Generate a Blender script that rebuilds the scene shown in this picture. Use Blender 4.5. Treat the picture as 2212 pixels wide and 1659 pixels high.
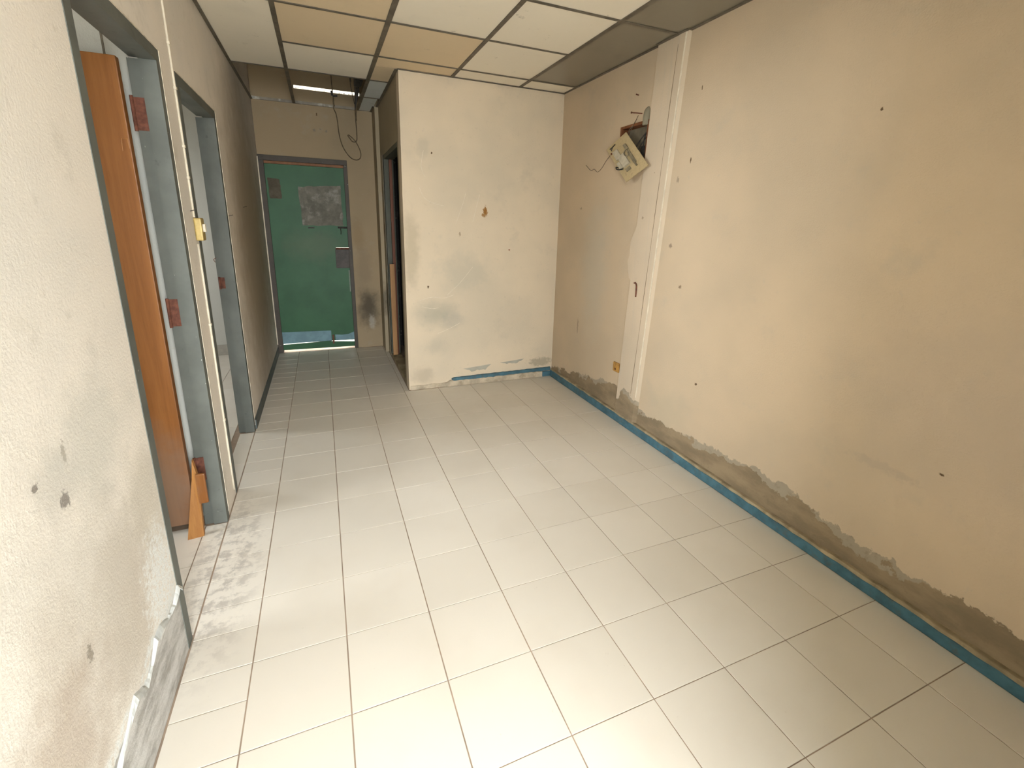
import bpy, bmesh, math, random
from mathutils import Vector, Matrix

random.seed(7)
for o in list(bpy.data.objects):
    bpy.data.objects.remove(o, do_unlink=True)
scene = bpy.context.scene
COL = scene.collection

# ------------------------------------------------------------------ camera
cd = bpy.data.cameras.new('camera')
cam = bpy.data.objects.new('camera', cd)
COL.objects.link(cam)
cd.sensor_fit = 'HORIZONTAL'
cd.sensor_width = 36.0
cd.lens = 998.03 / 2212 * 36.0
cd.shift_x = -15.07 / 2212
cd.shift_y = -81.40 / 2212
cd.clip_start = 0.02
right = Vector((0.92306772, -0.38363045, 0.02781477))
down = Vector((-0.07438483, -0.24899331, -0.96564446))
fwd = Vector((0.37737631, 0.88928623, -0.25837398))
m = Matrix((right, -down, -fwd)).transposed().to_4x4()
m.translation = Vector((0.32187, -3.57305, 1.46680))
cam.matrix_world = m
scene.camera = cam

# ------------------------------------------------------------------ world: even overcast daylight
w = bpy.data.worlds.new('overcast_sky')
scene.world = w
w.use_nodes = True
bgn = w.node_tree.nodes['Background']
bgn.inputs[0].default_value = (0.90, 0.96, 1.0, 1)
bgn.inputs[1].default_value = 26.0

# the entrance the photographer stands in (wall_front has the real opening)
ENT = (-0.19, 0.92, 2.42)          # x0, x1, head height
ADDED_PORCH = -4.75                      # outer end of the unseen recess added to narrow the daylight


def portal(name, loc, rot, sx, sy):
    l = bpy.data.lights.new(name, 'AREA')
    l.shape = 'RECTANGLE'
    l.size = sx
    l.size_y = sy
    l.cycles.is_portal = True
    o = bpy.data.objects.new(name, l)
    o.location = loc
    o.rotation_euler = rot
    COL.objects.link(o)
    return o


portal('daylight_portal', ((ENT[0] + ENT[1]) / 2, ADDED_PORCH - 0.01, ENT[2] / 2), (math.radians(90), 0, 0), ENT[1] - ENT[0], ENT[2])
portal('daylight_portal', (-2.9, -1.9, 1.5), (0, math.radians(-90), 0), 1.0, 1.2)
portal('daylight_portal', (-2.9, 0.75, 1.5), (0, math.radians(-90), 0), 1.0, 0.7)

scene.view_settings.view_transform = 'Standard'
scene.view_settings.look = 'None'
scene.view_settings.gamma = 1.0
scene.view_settings.use_curve_mapping = False
scene.view_settings.exposure = 0.0
scene.cycles.use_light_tree = False
scene.cycles.max_bounces = 7
scene.cycles.diffuse_bounces = 4
scene.cycles.glossy_bounces = 2
scene.cycles.caustics_reflective = False

# ------------------------------------------------------------------ node helpers


class NT:
    def __init__(self, name):
        self.mat = bpy.data.materials.new(name)
        self.mat.use_nodes = True
        self.t = self.mat.node_tree
        self.b = self.t.nodes['Principled BSDF']
        self.tc = self.t.nodes.new('ShaderNodeTexCoord').outputs['Object']

    def set(self, sock, v):
        if isinstance(v, bpy.types.NodeSocket):
            self.t.links.new(v, sock)
        elif isinstance(v, (tuple, list)) and len(v) == 3 and sock.type == 'RGBA':
            sock.default_value = (*v, 1)
        else:
            sock.default_value = v

    def math(self, op, a, b=0.0, c=None, clamp=False):
        n = self.t.nodes.new('ShaderNodeMath')
        n.operation = op
        n.use_clamp = clamp
        self.set(n.inputs[0], a)
        self.set(n.inputs[1], b)
        if c is not None:
            self.set(n.inputs[2], c)
        return n.outputs[0]

    def vmath(self, op, a, b):
        n = self.t.nodes.new('ShaderNodeVectorMath')
        n.operation = op
        self.set(n.inputs[0], a)
        self.set(n.inputs[1], b)
        return n.outputs['Value'] if op in ('LENGTH', 'DISTANCE') else n.outputs[0]

    def noise(self, scale, detail=4.0, rough=0.55, vec=None, dist=0.0):
        n = self.t.nodes.new('ShaderNodeTexNoise')
        self.t.links.new(vec or self.tc, n.inputs['Vector'])
        n.inputs['Scale'].default_value = scale
        n.inputs['Detail'].default_value = detail
        n.inputs['Roughness'].default_value = rough
        n.inputs['Distortion'].default_value = dist
        return n.outputs['Fac']

    def scaled(self, s):
        return self.vmath('MULTIPLY', self.tc, s)

    def smooth(self, v, lo, hi, to0=0.0, to1=1.0):
        n = self.t.nodes.new('ShaderNodeMapRange')
        n.interpolation_type = 'SMOOTHSTEP'
        self.set(n.inputs[0], v)
        n.inputs[1].default_value = lo
        n.inputs[2].default_value = hi
        n.inputs[3].default_value = to0
        n.inputs[4].default_value = to1
        return n.outputs[0]

    def mix(self, f, a, b):
        n = self.t.nodes.new('ShaderNodeMix')
        n.data_type = 'RGBA'
        self.set(n.inputs[0], f)
        self.set(n.inputs[6], a)
        self.set(n.inputs[7], b)
        return n.outputs[2]

    def xyz(self):
        n = self.t.nodes.new('ShaderNodeSeparateXYZ')
        self.t.links.new(self.tc, n.inputs[0])
        return n.outputs

    def bump(self, h, strength=0.2, dist=0.01):
        n = self.t.nodes.new('ShaderNodeBump')
        n.inputs['Strength'].default_value = strength
        n.inputs['Distance'].default_value = dist
        self.t.links.new(h, n.inputs['Height'])
        self.t.links.new(n.outputs[0], self.b.inputs['Normal'])

    def spot(self, c, r, soft=0.5, wob=0.0, scale=12.0, nz=None):
        """1 inside an ellipsoid round c, ragged by noise."""
        d = self.vmath('SUBTRACT', self.tc, c)
        d = self.vmath('DIVIDE', d, r)
        l = self.vmath('LENGTH', d, (0, 0, 0))
        if wob:
            if nz is None:
                nz = self.noise(scale, 4, 0.6)
            l = self.math('MULTIPLY_ADD', self.math('SUBTRACT', nz, 0.5), wob, l)
        return self.smooth(l, 1.0 - soft, 1.0, 1.0, 0.0)

    def done(self, col, rough=0.8, spec=0.3, metal=0.0):
        self.set(self.b.inputs['Base Color'], col)
        self.set(self.b.inputs['Roughness'], rough)
        self.b.inputs['Specular IOR Level'].default_value = spec
        self.b.inputs['Metallic'].default_value = metal
        return self.mat


def simple(name, col, rough=0.7, spec=0.3, var=0.18, scale=9.0, metal=0.0, bump=0.0, dirt=None, dirt_amt=0.5, dirt_scale=6.0):
    n = NT(name)
    f = n.noise(scale, 3, 0.6)
    lo = tuple(c * (1 - var) for c in col)
    hi = tuple(min(1, c * (1 + var)) for c in col)
    c = n.mix(n.smooth(f, 0.3, 0.7), lo, hi)
    if dirt:
        d = n.smooth(n.noise(dirt_scale, 4, 0.65), 0.52, 0.72, 0.0, dirt_amt)
        c = n.mix(d, c, dirt)
    if bump:
        n.bump(n.noise(scale * 12, 4, 0.6), bump, 0.004)
    return n.done(c, rough, spec, metal)


PAINT = (0.585, 0.455, 0.315)
PAINT2 = (0.57, 0.52, 0.44)
CEMENT = (0.275, 0.205, 0.125)


def plaster(name, spots=(), base=PAINT, band=None, band_col=CEMENT, holes=(), grime=0.35, streak=False, extra=None):
    """spots: (centre, radii, colour, strength, softness, wobble); band: (height, wobble) of bare mortar above the floor."""
    n = NT(name)
    c = n.mix(n.smooth(n.noise(1.3, 3, 0.6), 0.35, 0.68), base, tuple(b * k for b, k in zip(base, (0.88, 0.90, 0.92))))
    c = n.mix(n.smooth(n.noise(3.7, 4, 0.7), 0.55, 0.78, 0.0, grime), c, (0.40, 0.36, 0.29))
    c = n.mix(n.smooth(n.noise(26, 3, 0.7), 0.60, 0.75, 0.0, 0.25), c, (0.45, 0.39, 0.31))
    if streak:
        st = n.noise(3.0, 4, 0.6, vec=n.scaled((9, 9, 0.5)))
        c = n.mix(n.smooth(st, 0.52, 0.75, 0.0, 0.30), c, (0.47, 0.42, 0.35))
    nz = n.noise(7, 4, 0.65)
    nf = n.noise(38, 3, 0.65)
    nh = n.noise(110, 2, 0.6) if holes else None
    for (ce, ra, co, strg, soft, wob) in spots:
        small = sorted(ra)[0] < 0.07
        s = n.spot(ce, ra, soft, wob * (1.6 if small else 1.5), nz=nf if small else nz)
        c = n.mix(n.math('MULTIPLY', s, strg), c, co)
    x, y, z = n.xyz()
    bumpsrc = n.noise(140, 2, 0.6)
    if band:
        hgt, wobb, lowf = band
        if isinstance(hgt, (list, tuple)):
            # height of the bare band along y, as (y, height) pairs
            fc = n.t.nodes.new('ShaderNodeFloatCurve')
            cu = fc.mapping.curves[0]
            y_lo, y_hi = -3.8, 0.4
            hp = [((yy - y_lo) / (y_hi - y_lo), hh) for yy, hh in hgt]
            cu.points[0].location = hp[0]
            cu.points[1].location = hp[-1]
            for p in hp[1:-1]:
                cu.points.new(*p)
            fc.mapping.update()
            n.set(fc.inputs['Value'], n.math('DIVIDE', n.math('SUBTRACT', y, y_lo), y_hi - y_lo))
            hgt = fc.outputs[0]
        e = n.math('MULTIPLY_ADD', n.math('SUBTRACT', n.noise(lowf, 4, 0.68), 0.5), wobb, hgt)
        mk = n.smooth(n.math('SUBTRACT', z, e), -0.005, 0.003, 1.0, 0.0)
        bc = n.mix(n.smooth(n.noise(6, 4, 0.6, vec=n.scaled((1, 0.6, 1.6))), 0.34, 0.68), tuple(b * 0.72 for b in band_col), tuple(b * 1.10 for b in band_col))
        # strip of grey undercoat left at the top of the bare band
        e2 = n.math('SUBTRACT', e, n.math('MULTIPLY', n.smooth(n.noise(3.1, 3, 0.6), 0.38, 0.62), 0.055))
        up = n.smooth(n.math('SUBTRACT', z, e2), -0.004, 0.004)
        bc = n.mix(n.math('MULTIPLY', up, 0.8), bc, (0.36, 0.31, 0.235))
        bc = n.mix(n.smooth(nf, 0.5, 0.8, 0, 0.4), bc, tuple(b * 0.6 for b in band_col))
        c = n.mix(n.math('MULTIPLY', mk, 0.93), c, bc)
        bumpsrc = n.math('MULTIPLY_ADD', mk, -1.2, bumpsrc)
    for (ce, ra, co) in holes:
        c = n.mix(n.spot(ce, ra, 0.45, 1.9, nz=nh), c, co)
    if extra:
        c = extra(n, c, nz, nf, (x, y, z))
    n.bump(bumpsrc, 0.35, 0.003)
    return n.done(c, 0.85, 0.2)


# ------------------------------------------------------------------ mesh helpers
class MB:
    def __init__(self):
        self.v = []
        self.f = []

    def box(self, a, b, bev=0.0):
        x0, y0, z0 = (min(p, q) for p, q in zip(a, b))
        x1, y1, z1 = (max(p, q) for p, q in zip(a, b))
        if bev <= 0:
            i = len(self.v)
            self.v += [(x0, y0, z0), (x1, y0, z0), (x1, y1, z0), (x0, y1, z0), (x0, y0, z1), (x1, y0, z1), (x1, y1, z1), (x0, y1, z1)]
            self.f += [tuple(i + k for k in q) for q in ((0, 3, 2, 1), (4, 5, 6, 7), (0, 1, 5, 4), (1, 2, 6, 5), (2, 3, 7, 6), (3, 0, 4, 7))]
        else:
            bm = bmesh.new()
            bmesh.ops.create_cube(bm, size=1.0)
            bmesh.ops.scale(bm, vec=(x1 - x0, y1 - y0, z1 - z0), verts=bm.verts)
            bmesh.ops.translate(bm, vec=((x0 + x1) / 2, (y0 + y1) / 2, (z0 + z1) / 2), verts=bm.verts)
            bmesh.ops.bevel(bm, geom=bm.edges[:], offset=bev, segments=2, affect='EDGES', profile=0.6)
            self.bm(bm)
        return self

    def bm(self, bm):
        i = len(self.v)
        bm.verts.index_update()
        self.v += [tuple(v.co) for v in bm.verts]
        self.f += [tuple(i + v.index for v in f.verts) for f in bm.faces]
        bm.free()

    def tube(self, pts, r, seg=7, smooth=4, r1=None):
        P = [Vector(p) for p in pts]
        if smooth > 1 and len(P) > 2:
            Q = []
            for k in range(len(P) - 1):
                p0 = P[max(k - 1, 0)]
                p1 = P[k]
                p2 = P[k + 1]
                p3 = P[min(k + 2, len(P) - 1)]
                for s in range(smooth):
                    t = s / smooth
                    Q.append(0.5 * ((2 * p1) + (p2 - p0) * t + (2 * p0 - 5 * p1 + 4 * p2 - p3) * t * t + (3 * p1 - p0 - 3 * p2 + p3) * t ** 3))
            Q.append(P[-1])
            P = Q
        i = len(self.v)
        up = Vector((0.13, 0.31, 0.94)).normalized()
        n = len(P)
        for k, p in enumerate(P):
            d = (P[min(k + 1, n - 1)] - P[max(k - 1, 0)]).normalized()
            if abs(d.dot(up)) > 0.97:
                up = Vector((1, 0.1, 0)).normalized()
            a = d.cross(up).normalized()
            b = d.cross(a)
            up = b if b.dot(up) > 0 else -b
            a = d.cross(up).normalized()
            rr = r if r1 is None else r + (r1 - r) * k / (n - 1)
            for s in range(seg):
                t = 2 * math.pi * s / seg
                self.v.append(tuple(p + a * math.cos(t) * rr + up * math.sin(t) * rr))
        for k in range(n - 1):
            for s in range(seg):
                s2 = (s + 1) % seg
                self.f.append((i + k * seg + s, i + k * seg + s2, i + (k + 1) * seg + s2, i + (k + 1) * seg + s))
        self.f.append(tuple(i + s for s in range(seg))[::-1])
        self.f.append(tuple(i + (n - 1) * seg + s for s in range(seg)))
        return self

    def prism(self, poly, nrm, t):
        """closed polygon (3-D points) extruded along nrm by t."""
        i = len(self.v)
        n = len(poly)
        d = Vector(nrm).normalized() * t
        self.v += [tuple(p) for p in poly] + [tuple(Vector(p) + d) for p in poly]
        self.f += [tuple(i + k for k in range(n))[::-1], tuple(i + n + k for k in range(n))]
        for k in range(n):
            k2 = (k + 1) % n
            self.f.append((i + k, i + k2, i + n + k2, i + n + k))
        return self

    def build(self, name, mat, parent=None, origin=None, smooth=False):
        me = bpy.data.meshes.new(name)
        vs = self.v
        if origin is not None:
            vs = [(a - origin[0], b - origin[1], c - origin[2]) for a, b, c in vs]
        me.from_pydata(vs, [], self.f)
        bm = bmesh.new()
        bm.from_mesh(me)
        bmesh.ops.recalc_face_normals(bm, faces=bm.faces)
        bm.to_mesh(me)
        bm.free()
        if smooth:
            for p in me.polygons:
                p.use_smooth = True
        me.materials.append(mat)
        o = bpy.data.objects.new(name, me)
        if origin is not None:
            o.location = origin
        COL.objects.link(o)
        if parent is not None:
            o.parent = parent
            if parent.type == 'EMPTY':
                o.location = Vector(o.location) - Vector(parent.location)
        return o


def box(name, a, b, mat, parent=None, bev=0.0):
    """box mesh with world-space coordinates; under an Empty it is kept in world place."""
    mb = MB().box(a, b, bev)
    return mb.build(name, mat, parent)


def tag(o, label, cat, kind=None, group=None):
    o['label'] = label
    o['category'] = cat
    if kind:
        o['kind'] = kind
    if group:
        o['group'] = group
    return o


def empty(name, loc, label, cat, kind=None, group=None):
    o = bpy.data.objects.new(name, None)
    o.empty_display_size = 0.05
    o.location = loc
    COL.objects.link(o)
    return tag(o, label, cat, kind, group)


# ------------------------------------------------------------------ main dimensions (metres)
XL, XR, YK, XK, YB, H = -0.211, 2.352, 0.365, 0.945, 1.967, 2.551
WT = 0.12            # wall thickness
WL = 0.092           # left partition thickness
ZT = 3.05            # slab underside, above the suspended ceiling
YF = -3.72           # inner face of the front wall

# ------------------------------------------------------------------ materials
GREY = (0.33, 0.36, 0.34)
BLUE = (0.055, 0.135, 0.175)


def chips_frame(name, col):
    n = NT(name)
    c = n.mix(n.smooth(n.noise(5, 5, 0.6), 0.3, 0.7), tuple(k * 0.82 for k in col), tuple(k * 1.12 for k in col))
    v = n.noise(60, 3, 0.7, vec=n.scaled((1, 1, 0.45)))
    c = n.mix(n.smooth(v, 0.735, 0.76), c, (0.72, 0.70, 0.62))
    v2 = n.noise(17, 4, 0.7)
    c = n.mix(n.smooth(v2, 0.62, 0.74, 0, 0.6), c, tuple(k * 0.45 for k in col))
    return n.done(c, 0.55, 0.35)


M_frame = chips_frame('grey_gloss_frame_paint', (0.115, 0.120, 0.104))
M_frame_d = chips_frame('brown_grey_frame_paint', (0.075, 0.058, 0.042))
M_rust = simple('rusty_iron', (0.14, 0.05, 0.03), 0.75, 0.3, 0.35, 40)
M_dark = simple('blackened_metal', (0.035, 0.03, 0.025), 0.7, 0.3, 0.3, 30)
M_wire = simple('dusty_brown_wire', (0.10, 0.07, 0.04), 0.7, 0.3, 0.3, 30)
M_grey_wire = simple('dull_grey_wire', (0.17, 0.14, 0.10), 0.7, 0.3, 0.2, 30)
M_cream = simple('yellowed_cream_plastic', (0.49, 0.375, 0.205), 0.5, 0.4, 0.10, 30, dirt=(0.30, 0.22, 0.12), dirt_amt=0.6, dirt_scale=30)
M_brass = simple('yellow_brass_switch', (0.42, 0.30, 0.10), 0.42, 0.5, 0.15, 40, metal=0.25)
M_bluepaint = simple('blue_gloss_paint', BLUE, 0.5, 0.4, 0.22, 14, dirt=(0.10, 0.10, 0.08), dirt_amt=0.55, dirt_scale=22)
M_mortar = simple('bare_mortar', (0.34, 0.27, 0.17), 0.9, 0.15, 0.3, 8, bump=0.5, dirt=(0.18, 0.13, 0.07), dirt_amt=0.7, dirt_scale=12)
M_mortar_l = simple('pale_mortar', (0.50, 0.42, 0.31), 0.9, 0.15, 0.25, 9, bump=0.5, dirt=(0.30, 0.23, 0.14), dirt_amt=0.7, dirt_scale=11)
M_grout = simple('brown_grout', (0.36, 0.27, 0.20), 0.9, 0.15, 0.2, 6)
M_bar = simple('tarnished_grid_bar', (0.135, 0.112, 0.082), 0.6, 0.35, 0.25, 12)
M_slab = simple('concrete_soffit', (0.12, 0.10, 0.08), 0.9, 0.1, 0.25, 3)
M_ground = simple('concrete_yard', (0.42, 0.40, 0.36), 0.9, 0.1, 0.15, 2)
M_caulk = simple('beige_caulk', (0.66, 0.58, 0.46), 0.7, 0.3, 0.2, 30)
M_white_edge = simple('cream_caulk', (0.68, 0.60, 0.47), 0.7, 0.3, 0.1, 20)


def tile_material():
    n = NT('cream_ceramic_tile')
    oi = n.t.nodes.new('ShaderNodeObjectInfo')
    geo = n.t.nodes.new('ShaderNodeNewGeometry').outputs['Position']
    c = n.mix(oi.outputs['Random'], (0.69, 0.63, 0.54), (0.73, 0.67, 0.58))
    f = n.noise(2.2, 3, 0.6, vec=geo)
    c = n.mix(n.smooth(f, 0.45, 0.75, 0, 0.35), c, (0.62, 0.55, 0.45))
    # trodden grime along the left wall by the doorways
    n2 = n.noise(16, 4, 0.7, vec=geo)
    d = n.vmath('SUBTRACT', geo, (-0.17, -1.55, 0))
    d = n.vmath('DIVIDE', d, (0.20, 0.75, 1))
    l = n.vmath('LENGTH', d, (0, 0, 0))
    area = n.smooth(l, 0.25, 1.0, 1.0, 0.0)
    g = n.math('MULTIPLY', area, n.smooth(n2, 0.44, 0.62))
    c = n.mix(n.math('MULTIPLY', g, 0.62), c, (0.33, 0.29, 0.25))
    # dusty dark corner in front of the far wall
    f3 = n.noise(38, 4, 0.7, vec=geo)
    c = n.mix(n.smooth(f3, 0.66, 0.8, 0, 0.4), c, (0.40, 0.34, 0.26))
    r = n.smooth(n.noise(7, 3, 0.6, vec=geo), 0.3, 0.7, 0.30, 0.48)
    n.bump(n.noise(260, 2, 0.5, vec=geo), 0.06, 0.001)
    return n.done(c, r, 0.42)


M_tile = tile_material()


def board(name, col, stains=0.0, rough=0.8):
    n = NT(name)
    oi = n.t.nodes.new('ShaderNodeObjectInfo')
    geo = n.t.nodes.new('ShaderNodeNewGeometry').outputs['Position']
    c = n.mix(oi.outputs['Random'], tuple(k * 0.95 for k in col), col)
    c = n.mix(n.smooth(n.noise(2.5, 4, 0.65, vec=geo), 0.5, 0.75, 0, 0.3), c, tuple(k * 0.78 for k in col))
    if stains:
        s = n.smooth(n.noise(11, 4, 0.7, vec=geo), 0.64, 0.74, 0, stains)
        c = n.mix(s, c, (0.20, 0.17, 0.12))
    n.bump(n.noise(120, 3, 0.6, vec=geo), 0.12, 0.002)
    return n.done(c, rough, 0.25)


M_white_panel = board('white_gypsum_panel', (0.89, 0.81, 0.67), 0.35)
M_tan_panel = board('tan_gypsum_panel', (0.76, 0.61, 0.41), 0.2)
M_grey_panel = board('glossy_grey_panel', (0.25, 0.22, 0.165), 0.2, 0.16)
M_blue_panel = board('blue_white_panel', (0.68, 0.70, 0.68), 0.3)


def wood(name, lo, hi, rough=0.5, scale=1.0, grey=None):
    n = NT(name)
    v = n.scaled((7 * scale, 7 * scale, 0.45 * scale))
    f = n.noise(3.0, 5, 0.6, vec=v, dist=0.4)
    c = n.mix(n.smooth(f, 0.3, 0.7), lo, hi)
    fine = n.noise(30, 3, 0.6, vec=v)
    c = n.mix(n.smooth(fine, 0.5, 0.8, 0, 0.3), c, tuple(k * 0.6 for k in lo))
    if grey:
        ce, ra, co = grey
        c = n.mix(n.math('MULTIPLY', n.spot(ce, ra, 0.7, 0.8, 7), 0.75), c, co)
    return n.done(c, rough, 0.4)


M_orange = wood('orange_varnished_wood', (0.205, 0.070, 0.012), (0.285, 0.110, 0.026), 0.42, grey=((-0.45, -1.24, 0.22), (0.22, 0.2, 0.42), (0.22, 0.145, 0.10)))
M_wedge = wood('fresh_orange_wood', (0.33, 0.135, 0.032), (0.42, 0.19, 0.05), 0.5, 3.0)
M_redwood = wood('dark_red_wood', (0.13, 0.035, 0.012), (0.20, 0.06, 0.02), 0.5)
M_ply = wood('pale_orange_plywood', (0.36, 0.18, 0.065), (0.44, 0.23, 0.09), 0.6, 2.0)


def green_material():
    n = NT('green_door_paint')
    x, y, z = n.xyz()
    c = n.mix(n.smooth(n.noise(2.4, 5, 0.6), 0.3, 0.7), (0.023, 0.093, 0.034), (0.036, 0.125, 0.050))
    s = n.spot((0.25, 1.95, 1.17), (0.42, 0.3, 0.24), 0.8, 0.9, 5)
    c = n.mix(n.math('MULTIPLY', s, 0.45), c, (0.105, 0.135, 0.065))
    c = n.mix(n.smooth(n.noise(14, 6, 0.7), 0.6, 0.75, 0, 0.3), c, (0.03, 0.07, 0.04))
    return n.done(c, 0.5, 0.35)


M_green = green_material()
M_kick = simple('faded_blue_board', (0.19, 0.31, 0.35), 0.6, 0.3, 0.12, 9, dirt=(0.13, 0.22, 0.22), dirt_amt=0.5, dirt_scale=14)
M_paper = simple('grey_paper_residue', (0.20, 0.185, 0.15), 0.9, 0.1, 0.2, 12, dirt=(0.40, 0.38, 0.33), dirt_amt=0.7, dirt_scale=10)
M_paper_d = simple('brown_paper_residue', (0.13, 0.11, 0.08), 0.9, 0.1, 0.2, 14)

# walls: stains and chips, not the broad left-wall tones, sit where the photograph shows them
GREYST = (0.36, 0.34, 0.29)
PALE = (0.74, 0.69, 0.60)
DKBR = (0.12, 0.075, 0.04)


def left_extra(n, c, nz, nf, xyz):
    x, y, z = xyz
    # white bloom and grey bare plaster low down beside the first door
    e = n.math('MULTIPLY_ADD', n.math('SUBTRACT', n.noise(5.5, 5, 0.6), 0.5), 0.16, 0.235)
    near = n.smooth(y, -1.85, -1.75, 1.0, 0.0)
    bloom = n.spot((XL, -2.06, 0.37), (0.3, 0.17, 0.23), 0.6, 1.5, nz=nf)
    bloom = n.math('MULTIPLY', bloom, n.smooth(n.noise(75, 3, 0.7), 0.36, 0.52))
    c = n.mix(n.math('MULTIPLY', bloom, 0.95), c, (0.76, 0.76, 0.73))
    fr = n.smooth(n.math('SUBTRACT', z, n.math('ADD', e, 0.035)), -0.01, 0.012, 1.0, 0.0)
    c = n.mix(n.math('MULTIPLY', n.math('MULTIPLY', fr, near), n.smooth(nf, 0.35, 0.6)), c, (0.70, 0.70, 0.67))
    mk = n.math('MULTIPLY', n.smooth(n.math('SUBTRACT', z, e), -0.008, 0.004, 1.0, 0.0), near)
    g = n.mix(n.smooth(n.noise(10, 6, 0.7, vec=n.scaled((1, 0.6, 2.0))), 0.35, 0.65), (0.33, 0.31, 0.28), (0.58, 0.56, 0.53))
    return n.mix(mk, c, g)


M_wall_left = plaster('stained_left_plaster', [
    ((XL, -2.30, 0.50), (0.3, 0.28, 0.34), (0.44, 0.37, 0.29), 0.7, 0.8, 0.9),
    ((XL, -2.05, 0.66), (0.3, 0.22, 0.25), (0.50, 0.45, 0.36), 0.5, 0.8, 0.9),
    ((XL, -2.55, 0.62), (0.3, 0.20, 0.20), (0.46, 0.38, 0.30), 0.55, 0.8, 0.9),
    ((XL, -2.45, 0.92), (0.3, 0.12, 0.10), (0.43, 0.41, 0.37), 0.5, 0.8, 1.0),
    ((XL, -2.50, 0.62), (0.3, 0.55, 0.62), (0.58, 0.53, 0.46), 0.65, 0.85, 0.8),  # grime plus a broad darker tone painted to offset strong daylight
    ((XL, -2.25, 0.95), (0.3, 0.30, 0.22), (0.57, 0.55, 0.49), 0.45, 0.9, 0.9),
    ((XL, -2.62, 0.42), (0.3, 0.30, 0.26), (0.42, 0.34, 0.27), 0.7, 0.8, 0.9),
    ((XL, 0.95, 1.2), (0.3, 1.25, 1.9), (0.38, 0.30, 0.20), 0.88, 0.75, 0.3),  # broad browner tone over the passage end of the wall
], base=(0.79, 0.715, 0.625), holes=[
    ((XL, -2.436, 0.884), (0.02, 0.022, 0.022), (0.27, 0.24, 0.21)),
    ((XL, -2.517, 0.958), (0.02, 0.012, 0.010), (0.25, 0.22, 0.19)),
    ((XL, -2.484, 0.534), (0.02, 0.013, 0.030), (0.30, 0.26, 0.21)),
    ((XL, -2.40, 0.975), (0.02, 0.010, 0.030), (0.42, 0.38, 0.32)),
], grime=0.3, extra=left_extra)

M_wall_far = plaster('smudged_far_plaster', [
    ((1.19, YK, 0.67), (0.25, 0.2, 0.19), (0.40, 0.37, 0.29), 0.75, 0.95, 0.5),
    ((1.35, YK, 0.60), (0.16, 0.2, 0.10), GREYST, 0.35, 0.8, 0.9),
    ((1.00, YK, 1.22), (0.10, 0.2, 0.42), (0.42, 0.35, 0.24), 0.5, 0.8, 0.9),
    ((1.45, YK, 1.02), (0.34, 0.2, 0.24), (0.47, 0.43, 0.34), 0.5, 0.8, 0.9),
    ((1.20, YK, 0.40), (0.16, 0.2, 0.14), (0.45, 0.40, 0.31), 0.5, 0.95, 0.7),
    ((1.05, YK, 0.12), (0.14, 0.2, 0.10), (0.42, 0.35, 0.26), 0.55, 0.7, 1.0),
    ((1.12, YK, 2.02), (0.07, 0.2, 0.10), (0.47, 0.42, 0.33), 0.4, 0.7, 0.9),
    ((2.23, YK, 0.150), (0.16, 0.2, 0.060), (0.33, 0.28, 0.20), 0.7, 0.6, 1.0),
], base=(0.70, 0.58, 0.425), holes=[
    ((1.641, YK, 1.550), (0.024, 0.03, 0.050), (0.30, 0.14, 0.035)),
    ((1.628, YK, 1.520), (0.022, 0.03, 0.022), (0.36, 0.20, 0.08)),
    ((1.134, YK, 0.914), (0.010, 0.03, 0.014), DKBR),
    ((1.871, YK, 1.228), (0.010, 0.03, 0.010), (0.30, 0.13, 0.07)),
    ((1.185, YK, 1.985), (0.008, 0.03, 0.010), DKBR),
    ((1.415, YK, 1.36), (0.012, 0.03, 0.020), (0.42, 0.32, 0.22)),
], grime=0.25)

M_wall_right = plaster('damp_right_plaster', [
    ((XR, -1.30, 0.30), (0.2, 0.30, 0.20), (0.45, 0.38, 0.27), 0.5, 0.8, 0.8),
    ((XR, -2.9, 0.9), (0.2, 0.7, 0.6), (0.48, 0.39, 0.31), 0.45, 0.9, 0.6),
    ((XR, -0.3, 1.1), (0.2, 0.3, 0.8), (0.52, 0.46, 0.36), 0.5, 0.8, 0.7),
    ((XR, -2.60, 0.55), (0.2, 0.16, 0.03), (0.42, 0.34, 0.26), 0.5, 0.7, 1.2),
], band=([(-3.8, 0.20), (-3.0, 0.195), (-2.5, 0.185), (-2.25, 0.235), (-1.7, 0.215), (-1.45, 0.19), (-1.1, 0.19), (-0.70, 0.265), (-0.4, 0.215), (-0.2, 0.19), (0.05, 0.14), (0.4, 0.10)], 0.13, 13.0), holes=[
    ((XR, -1.281, 1.849), (0.03, 0.006, 0.016), DKBR),
    ((XR, -1.316, 1.110), (0.03, 0.016, 0.012), (0.28, 0.2, 0.13)),
    ((XR, -1.190, 1.352), (0.03, 0.016, 0.016), (0.32, 0.24, 0.17)),
    ((XR, -1.190, 1.744), (0.03, 0.014, 0.020), (0.36, 0.28, 0.2)),
    ((XR, -0.039, 1.597), (0.03, 0.020, 0.010), (0.36, 0.28, 0.2)),
    ((XR, -0.100, 0.60), (0.03, 0.012, 0.085), (0.36, 0.28, 0.2)),
    ((XR, -1.308, 2.225), (0.03, 0.005, 0.014), DKBR),
    ((XR, -2.30, 1.93), (0.03, 0.006, 0.010), DKBR),
    ((XR, -1.55, 0.55), (0.03, 0.010, 0.010), DKBR),
    ((XR, -2.78, 0.62), (0.03, 0.010, 0.006), DKBR),
    ((XR, -3.10, 0.30), (0.03, 0.008, 0.006), DKBR),
], grime=0.3)

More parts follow.
